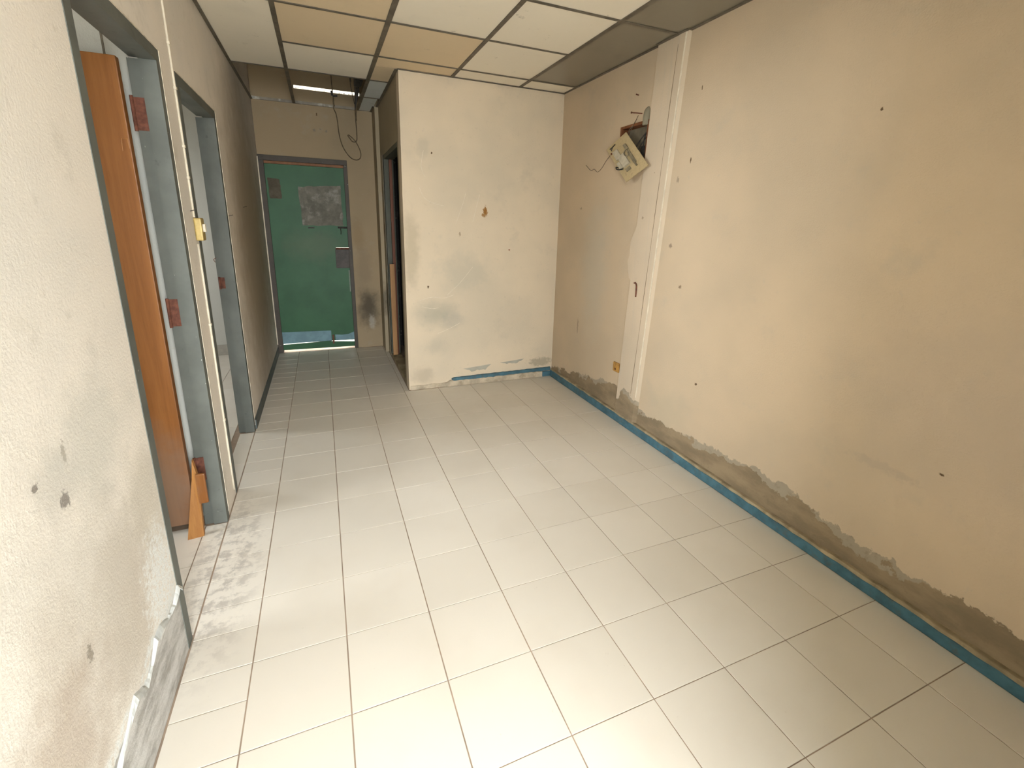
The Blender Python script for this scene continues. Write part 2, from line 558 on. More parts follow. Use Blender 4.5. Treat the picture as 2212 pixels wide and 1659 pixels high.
M_pilaster = plaster('streaked_pilaster_plaster', [], base=(0.635, 0.51, 0.37), band=([(-3.8, 0.22), (-1.10, 0.215), (-1.0, 0.245), (-0.93, 0.26), (-0.86, 0.285), (-0.80, 0.20), (0.4, 0.2)], 0.13, 14.0), streak=True, holes=[
    ((2.30, -0.905, 1.52), (0.05, 0.016, 0.014), (0.34, 0.25, 0.17)),
    ((2.30, -0.985, 1.80), (0.05, 0.008, 0.010), (0.3, 0.22, 0.15)),
], grime=0.15)

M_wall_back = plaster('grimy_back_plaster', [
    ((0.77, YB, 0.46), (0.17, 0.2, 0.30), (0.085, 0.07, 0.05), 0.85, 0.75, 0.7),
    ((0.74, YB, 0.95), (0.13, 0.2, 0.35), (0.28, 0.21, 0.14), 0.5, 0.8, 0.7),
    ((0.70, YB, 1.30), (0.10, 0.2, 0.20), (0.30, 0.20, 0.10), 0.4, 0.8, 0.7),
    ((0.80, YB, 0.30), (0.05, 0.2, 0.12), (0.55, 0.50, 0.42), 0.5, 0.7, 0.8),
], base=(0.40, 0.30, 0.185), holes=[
    ((0.335, YB, 2.32), (0.02, 0.02, 0.018), (0.28, 0.23, 0.17)),
    ((0.45, YB, 2.32), (0.014, 0.02, 0.014), (0.28, 0.23, 0.17)),
    ((0.395, YB, 2.335), (0.010, 0.02, 0.008), (0.28, 0.23, 0.17)),
    ((0.37, YB, 2.47), (0.008, 0.02, 0.016), DKBR),
], grime=0.35)

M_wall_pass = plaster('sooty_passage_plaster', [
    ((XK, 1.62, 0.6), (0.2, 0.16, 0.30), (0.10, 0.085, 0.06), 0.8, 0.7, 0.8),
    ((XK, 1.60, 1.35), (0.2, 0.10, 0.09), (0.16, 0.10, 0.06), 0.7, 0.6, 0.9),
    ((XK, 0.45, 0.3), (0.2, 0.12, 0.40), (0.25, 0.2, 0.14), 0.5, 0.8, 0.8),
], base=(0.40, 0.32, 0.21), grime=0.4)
M_room = plaster('side_room_plaster', [], base=(0.62, 0.60, 0.53), grime=0.2)
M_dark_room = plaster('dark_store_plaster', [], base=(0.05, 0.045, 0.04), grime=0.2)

# ------------------------------------------------------------------ floor and its tiles
floor = MB().box((-3.1, YF - WT, -0.15), (2.6, YB + WT + 0.1, -0.0025)).build('floor', M_grout)
tag(floor, 'cream tiled floor of the bare room and passage', 'floor', 'structure')
ground = MB().box((-14, -16, -0.30), (14, 14, -0.152)).build('trim_1', M_ground)
tag(ground, 'concrete yard around the house seen only through gaps under the green door', 'yard', 'structure')
_tile_cache = {}


def tile(x0, x1, y0, y1):
    gx, gy = 0.0042, 0.0034
    w_, d_ = x1 - x0 - gx, y1 - y0 - gy
    if w_ < 0.012 or d_ < 0.012:
        return
    key = (round(w_, 4), round(d_, 4))
    if key not in _tile_cache:
        a, b, ch = w_ / 2, d_ / 2, 0.0005
        vs = []
        for (p, q, z) in ((a, b, -0.007), (a, b, -ch), (a - ch, b - ch, 0)):
            vs += [(-p, -q, z), (p, -q, z), (p, q, z), (-p, q, z)]
        fs = [(8, 9, 10, 11)]
        for r in (0, 4):
            for k in range(4):
                k2 = (k + 1) % 4
                fs.append((r + k, r + k2, r + 4 + k2, r + 4 + k))
        me = bpy.data.meshes.new('tile')
        me.from_pydata(vs, [], fs)
        me.materials.append(M_tile)
        _tile_cache[key] = me
    o = bpy.data.objects.new('tile', _tile_cache[key])
    o.location = ((x0 + x1) / 2, (y0 + y1) / 2, random.uniform(-0.0002, 0.0001))
    o.rotation_euler = (random.uniform(-1, 1) * 0.0012, random.uniform(-1, 1) * 0.0012, random.uniform(-1, 1) * 0.0015)
    COL.objects.link(o)
    o.parent = floor


def clip(x0, x1, y0, y1, X0, X1, Y0, Y1):
    a, b, c, d = max(x0, X0), min(x1, X1), max(y0, Y0), min(y1, Y1)
    if b - a > 0.012 and d - c > 0.012:
        tile(a, b, c, d)


T = 0.3
for r in range(-13, 7):
    y0 = r * T
    for c in range(-1, 8):
        x0 = c * T
        if c == -1:
            # narrow cut pieces along the left wall, laid in half lengths
            for (q0, q1) in ((y0, y0 + 0.165), (y0 + 0.165, y0 + T)):
                clip(x0, 0, q0, q1, XL + 0.004, 9, YF, YB)
            continue
        if y0 < YK - 0.02:
            clip(x0, x0 + T, y0, y0 + T, -9, 2.326, YF, YK - 0.022 if x0 + T > XK + 0.02 else 9)
            if x0 < XK < x0 + T and y0 + T > YK - 0.022:
                clip(x0, x0 + T, y0, y0 + T, -9, XK - 0.004, YK - 0.022, 9)
        elif x0 < XK:
            clip(x0, x0 + T, y0, y0 + T, -9, XK - 0.004, YF, YB - 0.01)
# doorway thresholds and the strips of the side rooms that show through the doors
for r in range(-7, -4):
    clip(-0.30, XL + 0.002, r * T + 0.0, r * T + 0.165, -9, 9, -1.90, -1.21)
    clip(-0.30, XL + 0.002, r * T + 0.165, r * T + T, -9, 9, -1.90, -1.21)
    for c in (-3, -2):
        clip(c * T, c * T + T, r * T, r * T + T, -9, -0.30, -2.2, -1.15)
for r in range(-3, 7):
    clip(-0.30, XL + 0.002, r * T, r * T + T, -9, 9, -0.88, -0.14)
    for c in (-4, -3, -2):
        clip(c * T, c * T + T, r * T, r * T + T, -9, -0.335, -0.9, 2.06)

# ------------------------------------------------------------------ walls
D1 = (-1.962, -1.160, 2.072)      # first left doorway: near outer edge, far outer edge, outer head
D2 = (-0.940, -0.085, 2.056)
D3 = (-0.207, 0.630, 2.052)       # green door outer frame in x
D4 = (0.540, 1.520, 2.078)        # passage doorway

mb = MB()
mb.box((XL - WL, YF, 0), (XL, D1[0], ZT))
mb.box((XL - WL, D1[0], D1[2]), (XL, D1[1], ZT))
mb.box((XL - WL, D1[1], 0), (XL, D2[0], ZT))
mb.box((XL - WL, D2[0], D2[2]), (XL, D2[1], ZT))
mb.box((XL - WL, D2[1], 0), (XL, YB + WT, ZT))
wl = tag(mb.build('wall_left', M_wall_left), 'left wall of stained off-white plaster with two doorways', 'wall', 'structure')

HY0, HY1, HZ0, HZ1 = -0.868, -0.545, 1.868, 2.140    # hole for the electrical box
mb = MB()
mb.box((XR, YF, 0), (XR + WT, HY0, ZT))
mb.box((XR, HY1, 0), (XR + WT, YK + WT, ZT))
mb.box((XR, HY0, 0), (XR + WT, HY1, HZ0))
mb.box((XR, HY0, HZ1), (XR + WT, HY1, ZT))
mb.box((XR + 0.075, HY0, HZ0), (XR + WT, HY1, HZ1))
wr = tag(mb.build('wall_right', M_wall_right), 'long beige right wall with bare damp mortar along its foot', 'wall', 'structure')

mb = MB().box((XK, YK, 0), (XR, YK + WT, ZT))
wf = tag(mb.build('wall_far', M_wall_far), 'short beige far wall with smudges and a chipped hole', 'wall', 'structure')

M_under = simple('grey_undercoat', (0.40, 0.37, 0.30), 0.85, 0.2, 0.1, 10)
pr = random.Random(11)
for (xa, za, xb, zb, dep) in ((1.440, 0.150, 1.715, 0.172, 0.050), (1.800, 0.176, 2.050, 0.196, 0.034)):
    top = [(xa + (xb - xa) * k / 6, za + (zb - za) * k / 6) for k in range(7)]
    low = []
    for k in range(13, 0, -1):
        t_ = k / 14
        low.append((xa + (xb - xa) * t_, za + (zb - za) * t_ - dep * min(1, 3.2 * t_, 4.5 * (1 - t_)) * pr.uniform(0.55, 1.0)))
    o = MB().prism([(x, YK + 0.001, z) for x, z in top + low], (0, -1, 0), 0.0022).build('bare_patch', M_under, wf)
    o['label'] = 'grey undercoat patch where paint has peeled'
# fine pale scratches in the paint
M_scr = simple('pale_scratch', (0.74, 0.65, 0.53), 0.85, 0.2, 0.1, 30)
for pts_ in ([(1.08, 1.72), (1.12, 1.64), (1.20, 1.60), (1.28, 1.585)], [(1.38, 1.44), (1.44, 1.60), (1.47, 1.70)], [(1.53, 1.46), (1.57, 1.62), (1.59, 1.69)],
             [(1.06, 0.80), (1.16, 0.825), (1.27, 0.815), (1.36, 0.84)], [(1.30, 0.84), (1.42, 0.95), (1.53, 1.08)], [(1.08, 0.745), (1.16, 0.725), (1.22, 0.73)], [(1.21, 0.50), (1.33, 0.545), (1.41, 0.585)], [(1.12, 2.0), (1.10, 1.88), (1.13, 1.80)]):
    MB().tube([(x, YK + 0.0006, z) for x, z in pts_], 0.0017, 5, 5).build('scratch', M_scr, wf)

mb = MB()
mb.box((XK, YK + WT, 0), (XK + 0.1, D4[0], ZT))
mb.box((XK, D4[0], D4[2]), (XK + 0.1, D4[1], ZT))
mb.box((XK, D4[1], 0), (XK + 0.1, YB, ZT))
mb.box((XK - 0.036, 1.70, 0), (XK, YB, ZT))
wp = tag(mb.build('wall_passage', M_wall_pass), 'dim right-hand passage wall beside the green door', 'wall', 'structure')

mb = MB()
mb.box((D3[1], YB, 0), (2.6, YB + WT, ZT))
mb.box((D3[0], YB, D3[2]), (D3[1], YB + WT, ZT))
wb = tag(mb.build('wall_back', M_wall_back), 'grimy end wall of the passage around the green door', 'wall', 'structure')

mb = MB()
mb.box((XL - WT, YF - WT, 0), (ENT[0], YF, ZT))
mb.box((ENT[1], YF - WT, 0), (2.6, YF, ZT))
mb.box((ENT[0], YF - WT, ENT[2]), (ENT[1], YF, ZT))
tag(mb.build('wall_front', M_room), 'front wall with the open entrance behind the photographer', 'wall', 'structure')

mb = MB()  # unseen recess added to keep daylight off the near right
mb.box((ENT[0] - WT, ADDED_PORCH, 0), (ENT[0], YF - WT, ZT))
mb.box((ENT[1], ADDED_PORCH, 0), (ENT[1] + WT, YF - WT, ZT))
mb.box((ENT[0], ADDED_PORCH, ENT[2]), (ENT[1], YF - WT, ZT))
tag(mb.build('wall_porch', M_room), 'side walls and roof of the entrance recess behind the photographer', 'wall', 'structure')
# unseen wall and eave added to dim the daylight at the back door
mb = MB().box((-2.0, YB + 1.7, -0.15), (3.0, YB + 1.82, 2.6)).box((-2.0, YB + WT + 0.1, 2.9), (3.0, YB + 1.15, 3.0))
tag(mb.build('wall_yard', M_ground), 'yard wall and eave beyond the green door', 'wall', 'structure')

# side rooms behind the left wall, each with a window opening in its outer wall
RX = -2.9
mb = MB()
for (a, b, w0, w1) in ((-3.4, -1.06, -2.5, -1.3), (-1.06, YB + 0.13, 0.4, 1.1)):
    mb.box((RX - WT, a, 0), (RX, w0, ZT))
    mb.box((RX - WT, w1, 0), (RX, b, ZT))
    mb.box((RX - WT, w0, 0), (RX, w1, 1.0))
    mb.box((RX - WT, w0, 2.0), (RX, w1, ZT))
mb.box((RX, -3.52, 0), (XL - WL, -3.4, ZT))
mb.box((RX, YB + 0.11, 0), (XL - WL, YB + 0.22, ZT))
tag(mb.build('wall_side', M_room), 'outer walls of the two side rooms behind the left doorways', 'wall', 'structure')
mb = MB().box((RX, -1.11, 0), (XL - WL, -1.02, ZT))
wpart = tag(mb.build('wall_partition', M_room), 'pale partition wall seen above the open orange door', 'wall', 'structure')
mb = MB()
mb.box((XL - WT - 0.012, YB + 0.097, 0.0), (RX, YB + 0.11, 0.10))
box('skirting', (XL - WT - 0.005, YB + 0.097, 0.0), (RX, YB + 0.109, 0.11), simple('room_skirting', (0.45, 0.42, 0.36)), bpy.data.objects['wall_side'])
box('seam_strip', (-0.395, -1.117, 2.0), (-0.389, -1.111, ZT), M_grey_wire, wpart)
# store behind the passage doorway, darkness painted as near-black plaster
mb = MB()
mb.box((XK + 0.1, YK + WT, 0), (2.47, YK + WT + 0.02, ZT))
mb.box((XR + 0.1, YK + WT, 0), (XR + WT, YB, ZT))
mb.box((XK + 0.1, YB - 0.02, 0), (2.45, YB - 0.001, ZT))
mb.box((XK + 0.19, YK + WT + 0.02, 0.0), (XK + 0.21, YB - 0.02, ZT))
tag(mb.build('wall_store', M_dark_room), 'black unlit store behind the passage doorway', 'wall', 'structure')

# pilaster on the right wall, standing a little crooked
PX = XR - 0.019


def pil_far(z):
    return -0.775 - 0.050 * z


def pil_near(z):
    return -1.005 - 0.058 * z


mb = MB()
NZ = 8
prof = lambda z: [(PX, pil_far(z)), (PX, pil_near(z) + 0.062), (PX - 0.004, pil_near(z) + 0.056), (PX - 0.003, pil_near(z) + 0.006), (PX + 0.003, pil_near(z)), (XR, pil_near(z) - 0.020), (XR + 0.004, pil_near(z) - 0.02), (XR + 0.004, pil_far(z))]
for k in range(NZ + 1):
    z = (H + 0.02) * k / NZ
    mb.v += [(x, y, z) for x, y in prof(z)]
for k in range(NZ):
    for q in range(8):
        q2 = (q + 1) % 8
        mb.f.append((k * 8 + q, k * 8 + q2, k * 8 + 8 + q2, k * 8 + 8 + q))
mb.f += [tuple(range(8)), tuple(NZ * 8 + q for q in range(8))]
pil = mb.build('pilaster', M_pilaster, wr)
pil['label'] = 'shallow beige pilaster on the right wall'
# lifted plaster at the far edge of the pilaster
mb = MB()
pts = [(0.002, 1.480), (0.040, 1.400), (0.060, 1.360), (0.052, 1.270), (0.066, 1.220), (0.052, 1.165), (0.028, 1.105), (0.002, 1.09)]
mb.prism([(XR - 0.001, pil_far(z) + dy, z) for dy, z in pts], (-1, 0, 0), 0.012)
mb.build('lifted_plaster', M_pilaster, wr)
# near corner of the pilaster, its highlight painted as a pale ridge
mb = MB().tube([(PX + 0.001, pil_near(z) + 0.003, z) for z in (0.27, 0.8, 1.4, 2.0, H - 0.005)], 0.005, 6, 2)
mb.build('corner_bead', M_white_edge, wr)
# far edge: dark strip standing in for its shadow line; front: hairline cracking
M_crack_shade = simple('dark_crack', (0.26, 0.19, 0.125), 0.9, 0.1, 0.3, 30)
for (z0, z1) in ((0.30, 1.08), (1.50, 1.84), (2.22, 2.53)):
    MB().tube([(XR - 0.0005, pil_far(z0 + (z1 - z0) * k / 6) + 0.0025 + 0.001 * math.sin(k * 2.1 + z0), z0 + (z1 - z0) * k / 6) for k in range(7)], 0.0026, 5, 2).build('crack', M_crack_shade, wr)
MB().tube([(PX - 0.002, pil_near(0.28 + 2.22 * k / 14) + 0.060 + 0.0015 * math.sin(k * 1.7), 0.28 + 2.22 * k / 14) for k in range(15)], 0.0022, 5, 2).build('crack', M_crack_shade, wr)
PY0, PY1 = pil_near(H) - 0.02, pil_far(H)

# low mortar kerb along the right wall with a blue painted face
rnd = random.Random(3)


def strip_along_y(name, x_front, x_back, zf, y0, y1, n, mat, parent, z0=-0.004, jx=0.0):
    mb = MB()
    i = 0
    vs, fs = [], []
    for k in range(n + 1):
        y = y0 + (y1 - y0) * k / n
        dz = rnd.uniform(-1, 1)
        dx = rnd.uniform(-1, 1) * jx
        zt = zf(y) + dz * 0.0028
        vs += [(x_front + dx, y, z0), (x_front + dx, y, zt - 0.002), (x_front + dx + 0.003, y, zt), (x_back, y, zt), (x_back, y, z0)]
    for k in range(n):
        a, b = k * 5, k * 5 + 5
        for q in range(5):
            q2 = (q + 1) % 5
            fs.append((a + q, a + q2, b + q2, b + q))
    fs.append((0, 1, 2, 3, 4))
    fs.append(tuple(n * 5 + q for q in range(5)))
    mb.v, mb.f = vs, fs
    return mb.build(name, mat, parent)


kerb = strip_along_y('baseboard_right', 2.330, XR + 0.01, lambda y: 0.062 + 0.012 * max(0, min(1, (y + 3) / 3)), YF, YK - 0.02, 60, M_mortar, None, -0.004, 0.001)
tag(kerb, 'low mortar kerb at the foot of the right wall', 'skirting', 'structure')
bl = strip_along_y('blue_paint_strip', 2.3265, 2.3305, lambda y: 0.046 + 0.016 * max(0, min(1, (y + 3) / 3)), YF, YK - 0.024, 75, M_bluepaint, kerb, -0.001, 0.0012)
bl['label'] = 'blue painted face of the low kerb'

# ragged mortar skirting with a blue stripe on the far wall
mb = MB()
n = 46
vs, fs = [], []
for k in range(n + 1):
    x = XK + 0.012 + (2.33 - XK - 0.012) * k / n
    zt = 0.052 + rnd.uniform(-1, 1) * 0.004 - (0.018 if x < 1.30 else 0)
    yf = YK - (0.017 if x > 1.28 else 0.009) + rnd.uniform(-1, 1) * 0.0015
    vs += [(x, yf, -0.004), (x, yf, zt - 0.004), (x, yf + 0.004, zt), (x, YK + 0.004, zt + 0.004), (x, YK + 0.004, -0.004)]
for k in range(n):
    a, b = k * 5, k * 5 + 5
    for q in range(5):
        fs.append((a + q, a + (q + 1) % 5, b + (q + 1) % 5, b + q))
fs += [(0, 1, 2, 3, 4), tuple(n * 5 + q for q in range(5))]
mb.v, mb.f = vs, fs
skf = tag(mb.build('baseboard_far', M_mortar_l), 'broken mortar skirting along the foot of the short far wall', 'skirting', 'structure')
mb = MB()
n = 40
vs, fs = [], []
for k in range(n + 1):
    x = 1.330 + (2.331 - 1.330) * k / n
    t = k / n
    zc = 0.064 + 0.010 * t
    hb = 0.0125 + rnd.uniform(-1, 1) * 0.002
    if k == 0:
        hb = 0.004
    lo = zc - hb - max(0, rnd.uniform(-0.4, 1)) * 0.006 * (0.5 if t < 0.2 else 1)
    vs += [(x, YK - 0.021, lo), (x, YK - 0.019, zc + hb), (x, YK + 0.002, zc + hb + 0.003), (x, YK + 0.002, lo)]
for k in range(n):
    a, b = k * 4, k * 4 + 4
    for q in range(4):
        fs.append((a + q, a + (q + 1) % 4, b + (q + 1) % 4, b + q))
fs += [(0, 1, 2, 3), tuple(n * 4 + q for q in range(4))]
mb.v, mb.f = vs, fs
o = mb.build('blue_paint_strip', M_bluepaint, skf)
o['label'] = 'blue painted stripe on the broken skirting'
box('blue_corner_piece', (2.245, YK - 0.026, -0.002), (2.331, YK - 0.008, 0.050), M_bluepaint, skf, 0.003)

# dark painted skirting along the passage
sk = box('baseboard_left', (XL - 0.002, D2[1] + 0.004, -0.002), (XL + 0.012, YB - 0.002, 0.068), chips_frame('slate_skirting_paint', (0.10, 0.115, 0.11)), None, 0.003)
tag(sk, 'slate grey skirting at the foot of the left passage wall', 'skirting', 'structure')

# curled paint along the peeled foot of the left wall
mb = MB()
path = [(-1.925, 0.215), (-1.96, 0.250), (-2.02, 0.235), (-2.08, 0.235), (-2.14, 0.255), (-2.19, 0.262), (-2.24, 0.225), (-2.30, 0.215), (-2.36, 0.245), (-2.42, 0.225), (-2.50, 0.205), (-2.58, 0.245), (-2.68, 0.235), (-2.80, 0.250)]
vs, fs = [], []
P2 = []
for k in range(len(path) - 1):
    for s in range(5):
        t = s / 5
        y = path[k][0] * (1 - t) + path[k + 1][0] * t
        z = path[k][1] * (1 - t) + path[k + 1][1] * t + rnd.uniform(-1, 1) * 0.002
        P2.append((y, z))
for k, (y, z) in enumerate(P2):
    cu = 0.003 + 0.006 * abs(math.sin(k * 0.21)) + rnd.uniform(0, 0.0012)
    hgt = 0.016 + 0.008 * math.sin(k * 0.33 + 1)
    vs += [(XL - 0.001, y, z + hgt), (XL + 0.004, y, z + hgt * 0.6), (XL + cu, y, z), (XL + cu - 0.002, y, z - 0.001), (XL + 0.001, y, z + hgt * 0.45)]
for k in range(len(P2) - 1):
    a, b = k * 5, k * 5 + 5
    for q in range(5):
        fs.append((a + q, a + (q + 1) % 5, b + (q + 1) % 5, b + q))
mb.v, mb.f = vs, fs
o = mb.build('curled_paint', simple('curled_white_paint', (0.58, 0.585, 0.56), 0.7, 0.3, 0.15, 20), wl)
o['label'] = 'white paint curling away above bare plaster'

# ------------------------------------------------------------------ suspended ceiling
ceil = MB().box((-3.1, YF - WT, ZT), (2.6, YB + WT + 0.13, ZT + 0.15)).build('ceiling', M_slab)
tag(ceil, 'suspended ceiling of white and tan panels in a dark metal grid', 'ceiling', 'structure')
GX = [0.170, 0.765, 1.355, 1.932]
GY = [-3.49, -2.89, -2.29, -1.69, -1.090, -0.490, 0.142, 0.760, 1.362]
WH, TN, GR, BW = M_white_panel, M_tan_panel, M_grey_panel, M_blue_panel


def panel(x0, x1, y0, y1, mat):
    g = 0.004
    cx, cy = (x0 + x1) / 2, (y0 + y1) / 2
    mb = MB().box((x0 + g, y0 + g, H + 0.002), (x1 - g, y1 - g, H + 0.012))
    o = mb.build('panel', mat, ceil, origin=(cx, cy, H))
    o.rotation_euler = (random.uniform(-1, 1) * 0.0015, random.uniform(-1, 1) * 0.0015, 0)
    return o


# far end
panel(XL, GX[0], -0.490, 0.760, WH)
panel(GX[0], GX[1], -0.490, 0.142, TN)
panel(GX[0], GX[1], 0.142, 0.760, WH)
panel(GX[1], GX[2], -0.490, 0.142, TN)
panel(GX[1], GX[2], 0.142, YK, TN)
panel(GX[1], XK - 0.005, YK, 0.760, TN)
panel(GX[1], XK - 0.005, 0.760, 1.362, BW)
panel(GX[1], XK - 0.036, 1.362, YB, BW)
panel(GX[2], GX[3], -0.490, 0.142, WH)
panel(GX[2], GX[3], 0.142, YK, WH)
panel(GX[3], XR, -1.090, 0.142, GR)
panel(GX[3], XR, 0.142, YK, WH)
# nearer rows
panel(XL, GX[0], -1.690, -0.490, WH)
panel(GX[0], GX[1], -1.090, -0.490, TN)
panel(GX[1], GX[2], -1.090, -0.490, WH)
panel(GX[2], GX[3], -1.090, -0.490, WH)
panel(GX[3], XR, -2.290, -1.090, GR)
for r in range(0, 4):
    y0, y1 = GY[r], GY[r + 1]
    for c, mt in enumerate((TN if r % 2 else WH, WH, WH)):
        panel(GX[c], GX[c + 1], y0, y1, mt)
for (y0, y1) in ((-2.89, -1.69), (YF, -2.89)):
    panel(XL, GX[0], y0, y1, WH)
panel(GX[3], XR, -3.49, -2.29, GR)
for c in range(3):
    panel(GX[c], GX[c + 1], YF, -3.49, WH)
panel(GX[3], XR, YF, -3.49, GR)


def bar_y(x, y0, y1, wdt=0.027):
    mb = MB().box((x - wdt / 2, y0, H - 0.003), (x + wdt / 2, y1, H + 0.0005)).box((x - 0.002, y0, H), (x + 0.002, y1, H + 0.034))
    mb.build('grid_bar', M_bar, ceil)


def bar_x(y, x0, x1, wdt=0.021):
    mb = MB().box((x0, y - wdt / 2, H - 0.0025), (x1, y + wdt / 2, H + 0.0005)).box((x0, y - 0.0015, H), (x1, y + 0.0015, H + 0.030))
    mb.build('grid_bar', M_bar, ceil)


bar_y(GX[0], YF, YB)
bar_y(GX[1], YF, YB, 0.030)
bar_y(GX[2], YF, YK)
bar_y(GX[3], YF, YK)
h2 = 0.013
for y in GY:
    xs = []
    if y in (-0.490, -1.690, -2.89):
        xs.append((XL, GX[0]))
    if y == 0.760:
        xs.append((XL, GX[0]))
    if y <= 0.760:
        xs.append((GX[0], GX[1]))
    if y <= 0.142:
        xs += [(GX[1], GX[2]), (GX[2], GX[3])]
    else:
        xs.append((GX[1], XK - 0.005))
    if y in (0.142, -1.090, -2.29, -3.49):
        xs.append((GX[3], XR))
    for (a, b) in xs:
        bar_x(y, a + h2, b - h2)
# wall angles
mb = MB()
a = 0.020
for nm, p, q in (('l', (XL, YF, 0), (XL + a, YB, 0)), ('r', (XR - a, YF, 0), (XR, PY0, 0)), ('r2', (XR - a, PY1, 0), (XR, YK, 0)),
                 ('p', (PX - a, PY0, 0), (PX, PY1, 0)), ('k', (XK - 0.005, YK - a, 0), (XR, YK, 0)), ('s', (XK - a - 0.004, YK, 0), (XK - 0.002, 1.70, 0)),
                 ('s2', (XK - 0.036 - a, 1.70, 0), (XK - 0.036, YB, 0))):
    MB().box((p[0], p[1], H - 0.004), (q[0], q[1], H)).build('wall_angle', M_bar, ceil)
M_angle = simple('chipped_white_angle', (0.30, 0.26, 0.20), 0.5, 0.4, 0.2, 8, dirt=(0.85, 0.83, 0.74), dirt_amt=1.0, dirt_scale=7)
MB().box((XL, YB - 0.022, H - 0.003), (XK - 0.036, YB, H)).box((XL, YB - 0.003, H), (XK - 0.036, YB, H + 0.025)).build('wall_angle', M_angle, ceil)

# bright strip across the open grid, brightness set by emission
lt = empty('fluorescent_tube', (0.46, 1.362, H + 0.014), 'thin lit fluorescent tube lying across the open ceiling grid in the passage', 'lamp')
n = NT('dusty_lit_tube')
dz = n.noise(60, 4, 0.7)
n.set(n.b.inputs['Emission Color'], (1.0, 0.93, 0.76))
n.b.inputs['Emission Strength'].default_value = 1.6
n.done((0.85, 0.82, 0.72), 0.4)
M_glow_strip = n.mat


def place(mb, name, mat, parent, smooth=False):
    o = mb.build(name, mat, None, None, smooth)
    o.parent = parent
    o.matrix_parent_inverse = Matrix.Translation(-Vector(parent.location))
    return o


place(MB().tube([(0.192, 1.362, H + 0.016), (0.742, 1.362, H + 0.016)], 0.0125, 12, 1), 'glass_tube', M_glow_strip, lt, True)
for xx in (0.184, 0.742):
    place(MB().tube([(xx, 1.362, H + 0.016), (xx + 0.010, 1.362, H + 0.016)], 0.0130, 12, 1), 'end_cap', M_bar, lt)
mb = MB()
for k in range(26):
    x = 0.2 + 0.53 * (k + rnd.random() * 0.8) / 26
    mb.tube([(x, 1.351, H + 0.004 + rnd.uniform(0, 0.002)), (x + rnd.uniform(0.004, 0.02), 1.350, H + 0.005)], rnd.uniform(0.001, 0.003), 5, 1)
place(mb, 'dust_clumps', M_grey_wire, lt)

# ------------------------------------------------------------------ wires hanging out of the open ceiling
YW = 1.30


def pt(x, z, y=YW):
    return (x, y, z)


wl1 = empty('hanging_wire', (0.51, YW, 2.85), 'tangle of thin brown wires hanging in a loop from the open passage ceiling', 'wire')
# long loop: down from the left, round the bottom, up on the right
loop = [(0.506, 2.92), (0.508, 2.66), (0.512, 2.52), (0.516, 2.46), (0.512, 2.415), (0.528, 2.37), (0.536, 2.30), (0.542, 2.20), (0.565, 2.10), (0.615, 2.02), (0.668, 1.992),
        (0.712, 2.008), (0.724, 2.055), (0.706, 2.115), (0.676, 2.165), (0.640, 2.195), (0.622, 2.203), (0.618, 2.192), (0.632, 2.172), (0.650, 2.150), (0.676, 2.147), (0.694, 2.168), (0.698, 2.22), (0.697, 2.30), (0.695, 2.40), (0.700, 2.50), (0.712, 2.66), (0.72, 2.92)]
place(MB().tube([pt(x, z, YW + 0.02 * math.sin(i * 0.6)) for i, (x, z) in enumerate(loop)], 0.0045, 7, 5), 'cable', M_wire, wl1, True)
place(MB().tube([pt(0.514, 2.50, YW - 0.006), pt(0.512, 2.455, YW - 0.008), pt(0.518, 2.43, YW - 0.006)], 0.0065, 7, 4), 'tape_wrap', M_wire, wl1, True)
place(MB().tube([pt(0.500, 2.555, YW - 0.01), pt(0.505, 2.515, YW - 0.01)], 0.008, 7, 1).tube([pt(0.510, 2.512, YW - 0.01), pt(0.548, 2.518, YW - 0.012)], 0.0075, 8, 1), 'connector_block', M_dark, wl1)
wl2 = wl1
for k, (dx, zz, r) in enumerate(((0.0, 2.33, 0.0048), (0.012, 2.40, 0.0062), (-0.012, 2.42, 0.0045), (0.02, 2.47, 0.009), (0.006, 2.44, 0.008))):
    place(MB().tube([pt(0.724 + dx, 2.93, YW + 0.03), pt(0.722 + dx * 1.2, 2.70, YW + 0.02), pt(0.712 + dx * 0.8, 2.58), pt(0.703 + dx * 0.4, 2.50), pt(0.699 + dx * 0.15, zz)], r, 6, 4), 'cable', M_dark if k > 1 else M_wire, wl2, True)
place(MB().tube([pt(0.668, 2.80, YW + 0.01), pt(0.664, 2.66), pt(0.676, 2.56), pt(0.692, 2.47)], 0.0028, 6, 4), 'cable', M_dark, wl2, True)
place(MB().tube([pt(0.695, 2.78, YW - 0.01), pt(0.678, 2.74, YW - 0.01), pt(0.668, 2.68, YW - 0.01), pt(0.672, 2.645, YW - 0.01)], 0.0028, 6, 4), 'cable', M_dark, wl2, True)
bx = empty('ballast_box', (0.725, 1.15, 2.62), 'small black box lodged in the open ceiling beside the bar', 'box')
place(MB().box((0.690, 1.03, 2.60), (0.752, 1.24, 2.74), 0.006), 'case', M_dark, bx)
place(MB().tube([(0.71, 1.05, 2.66), (0.69, 1.0, 2.70), (0.68, 1.04, 2.76)], 0.003, 6, 4), 'lead', M_dark, bx)

# ------------------------------------------------------------------ left doorways


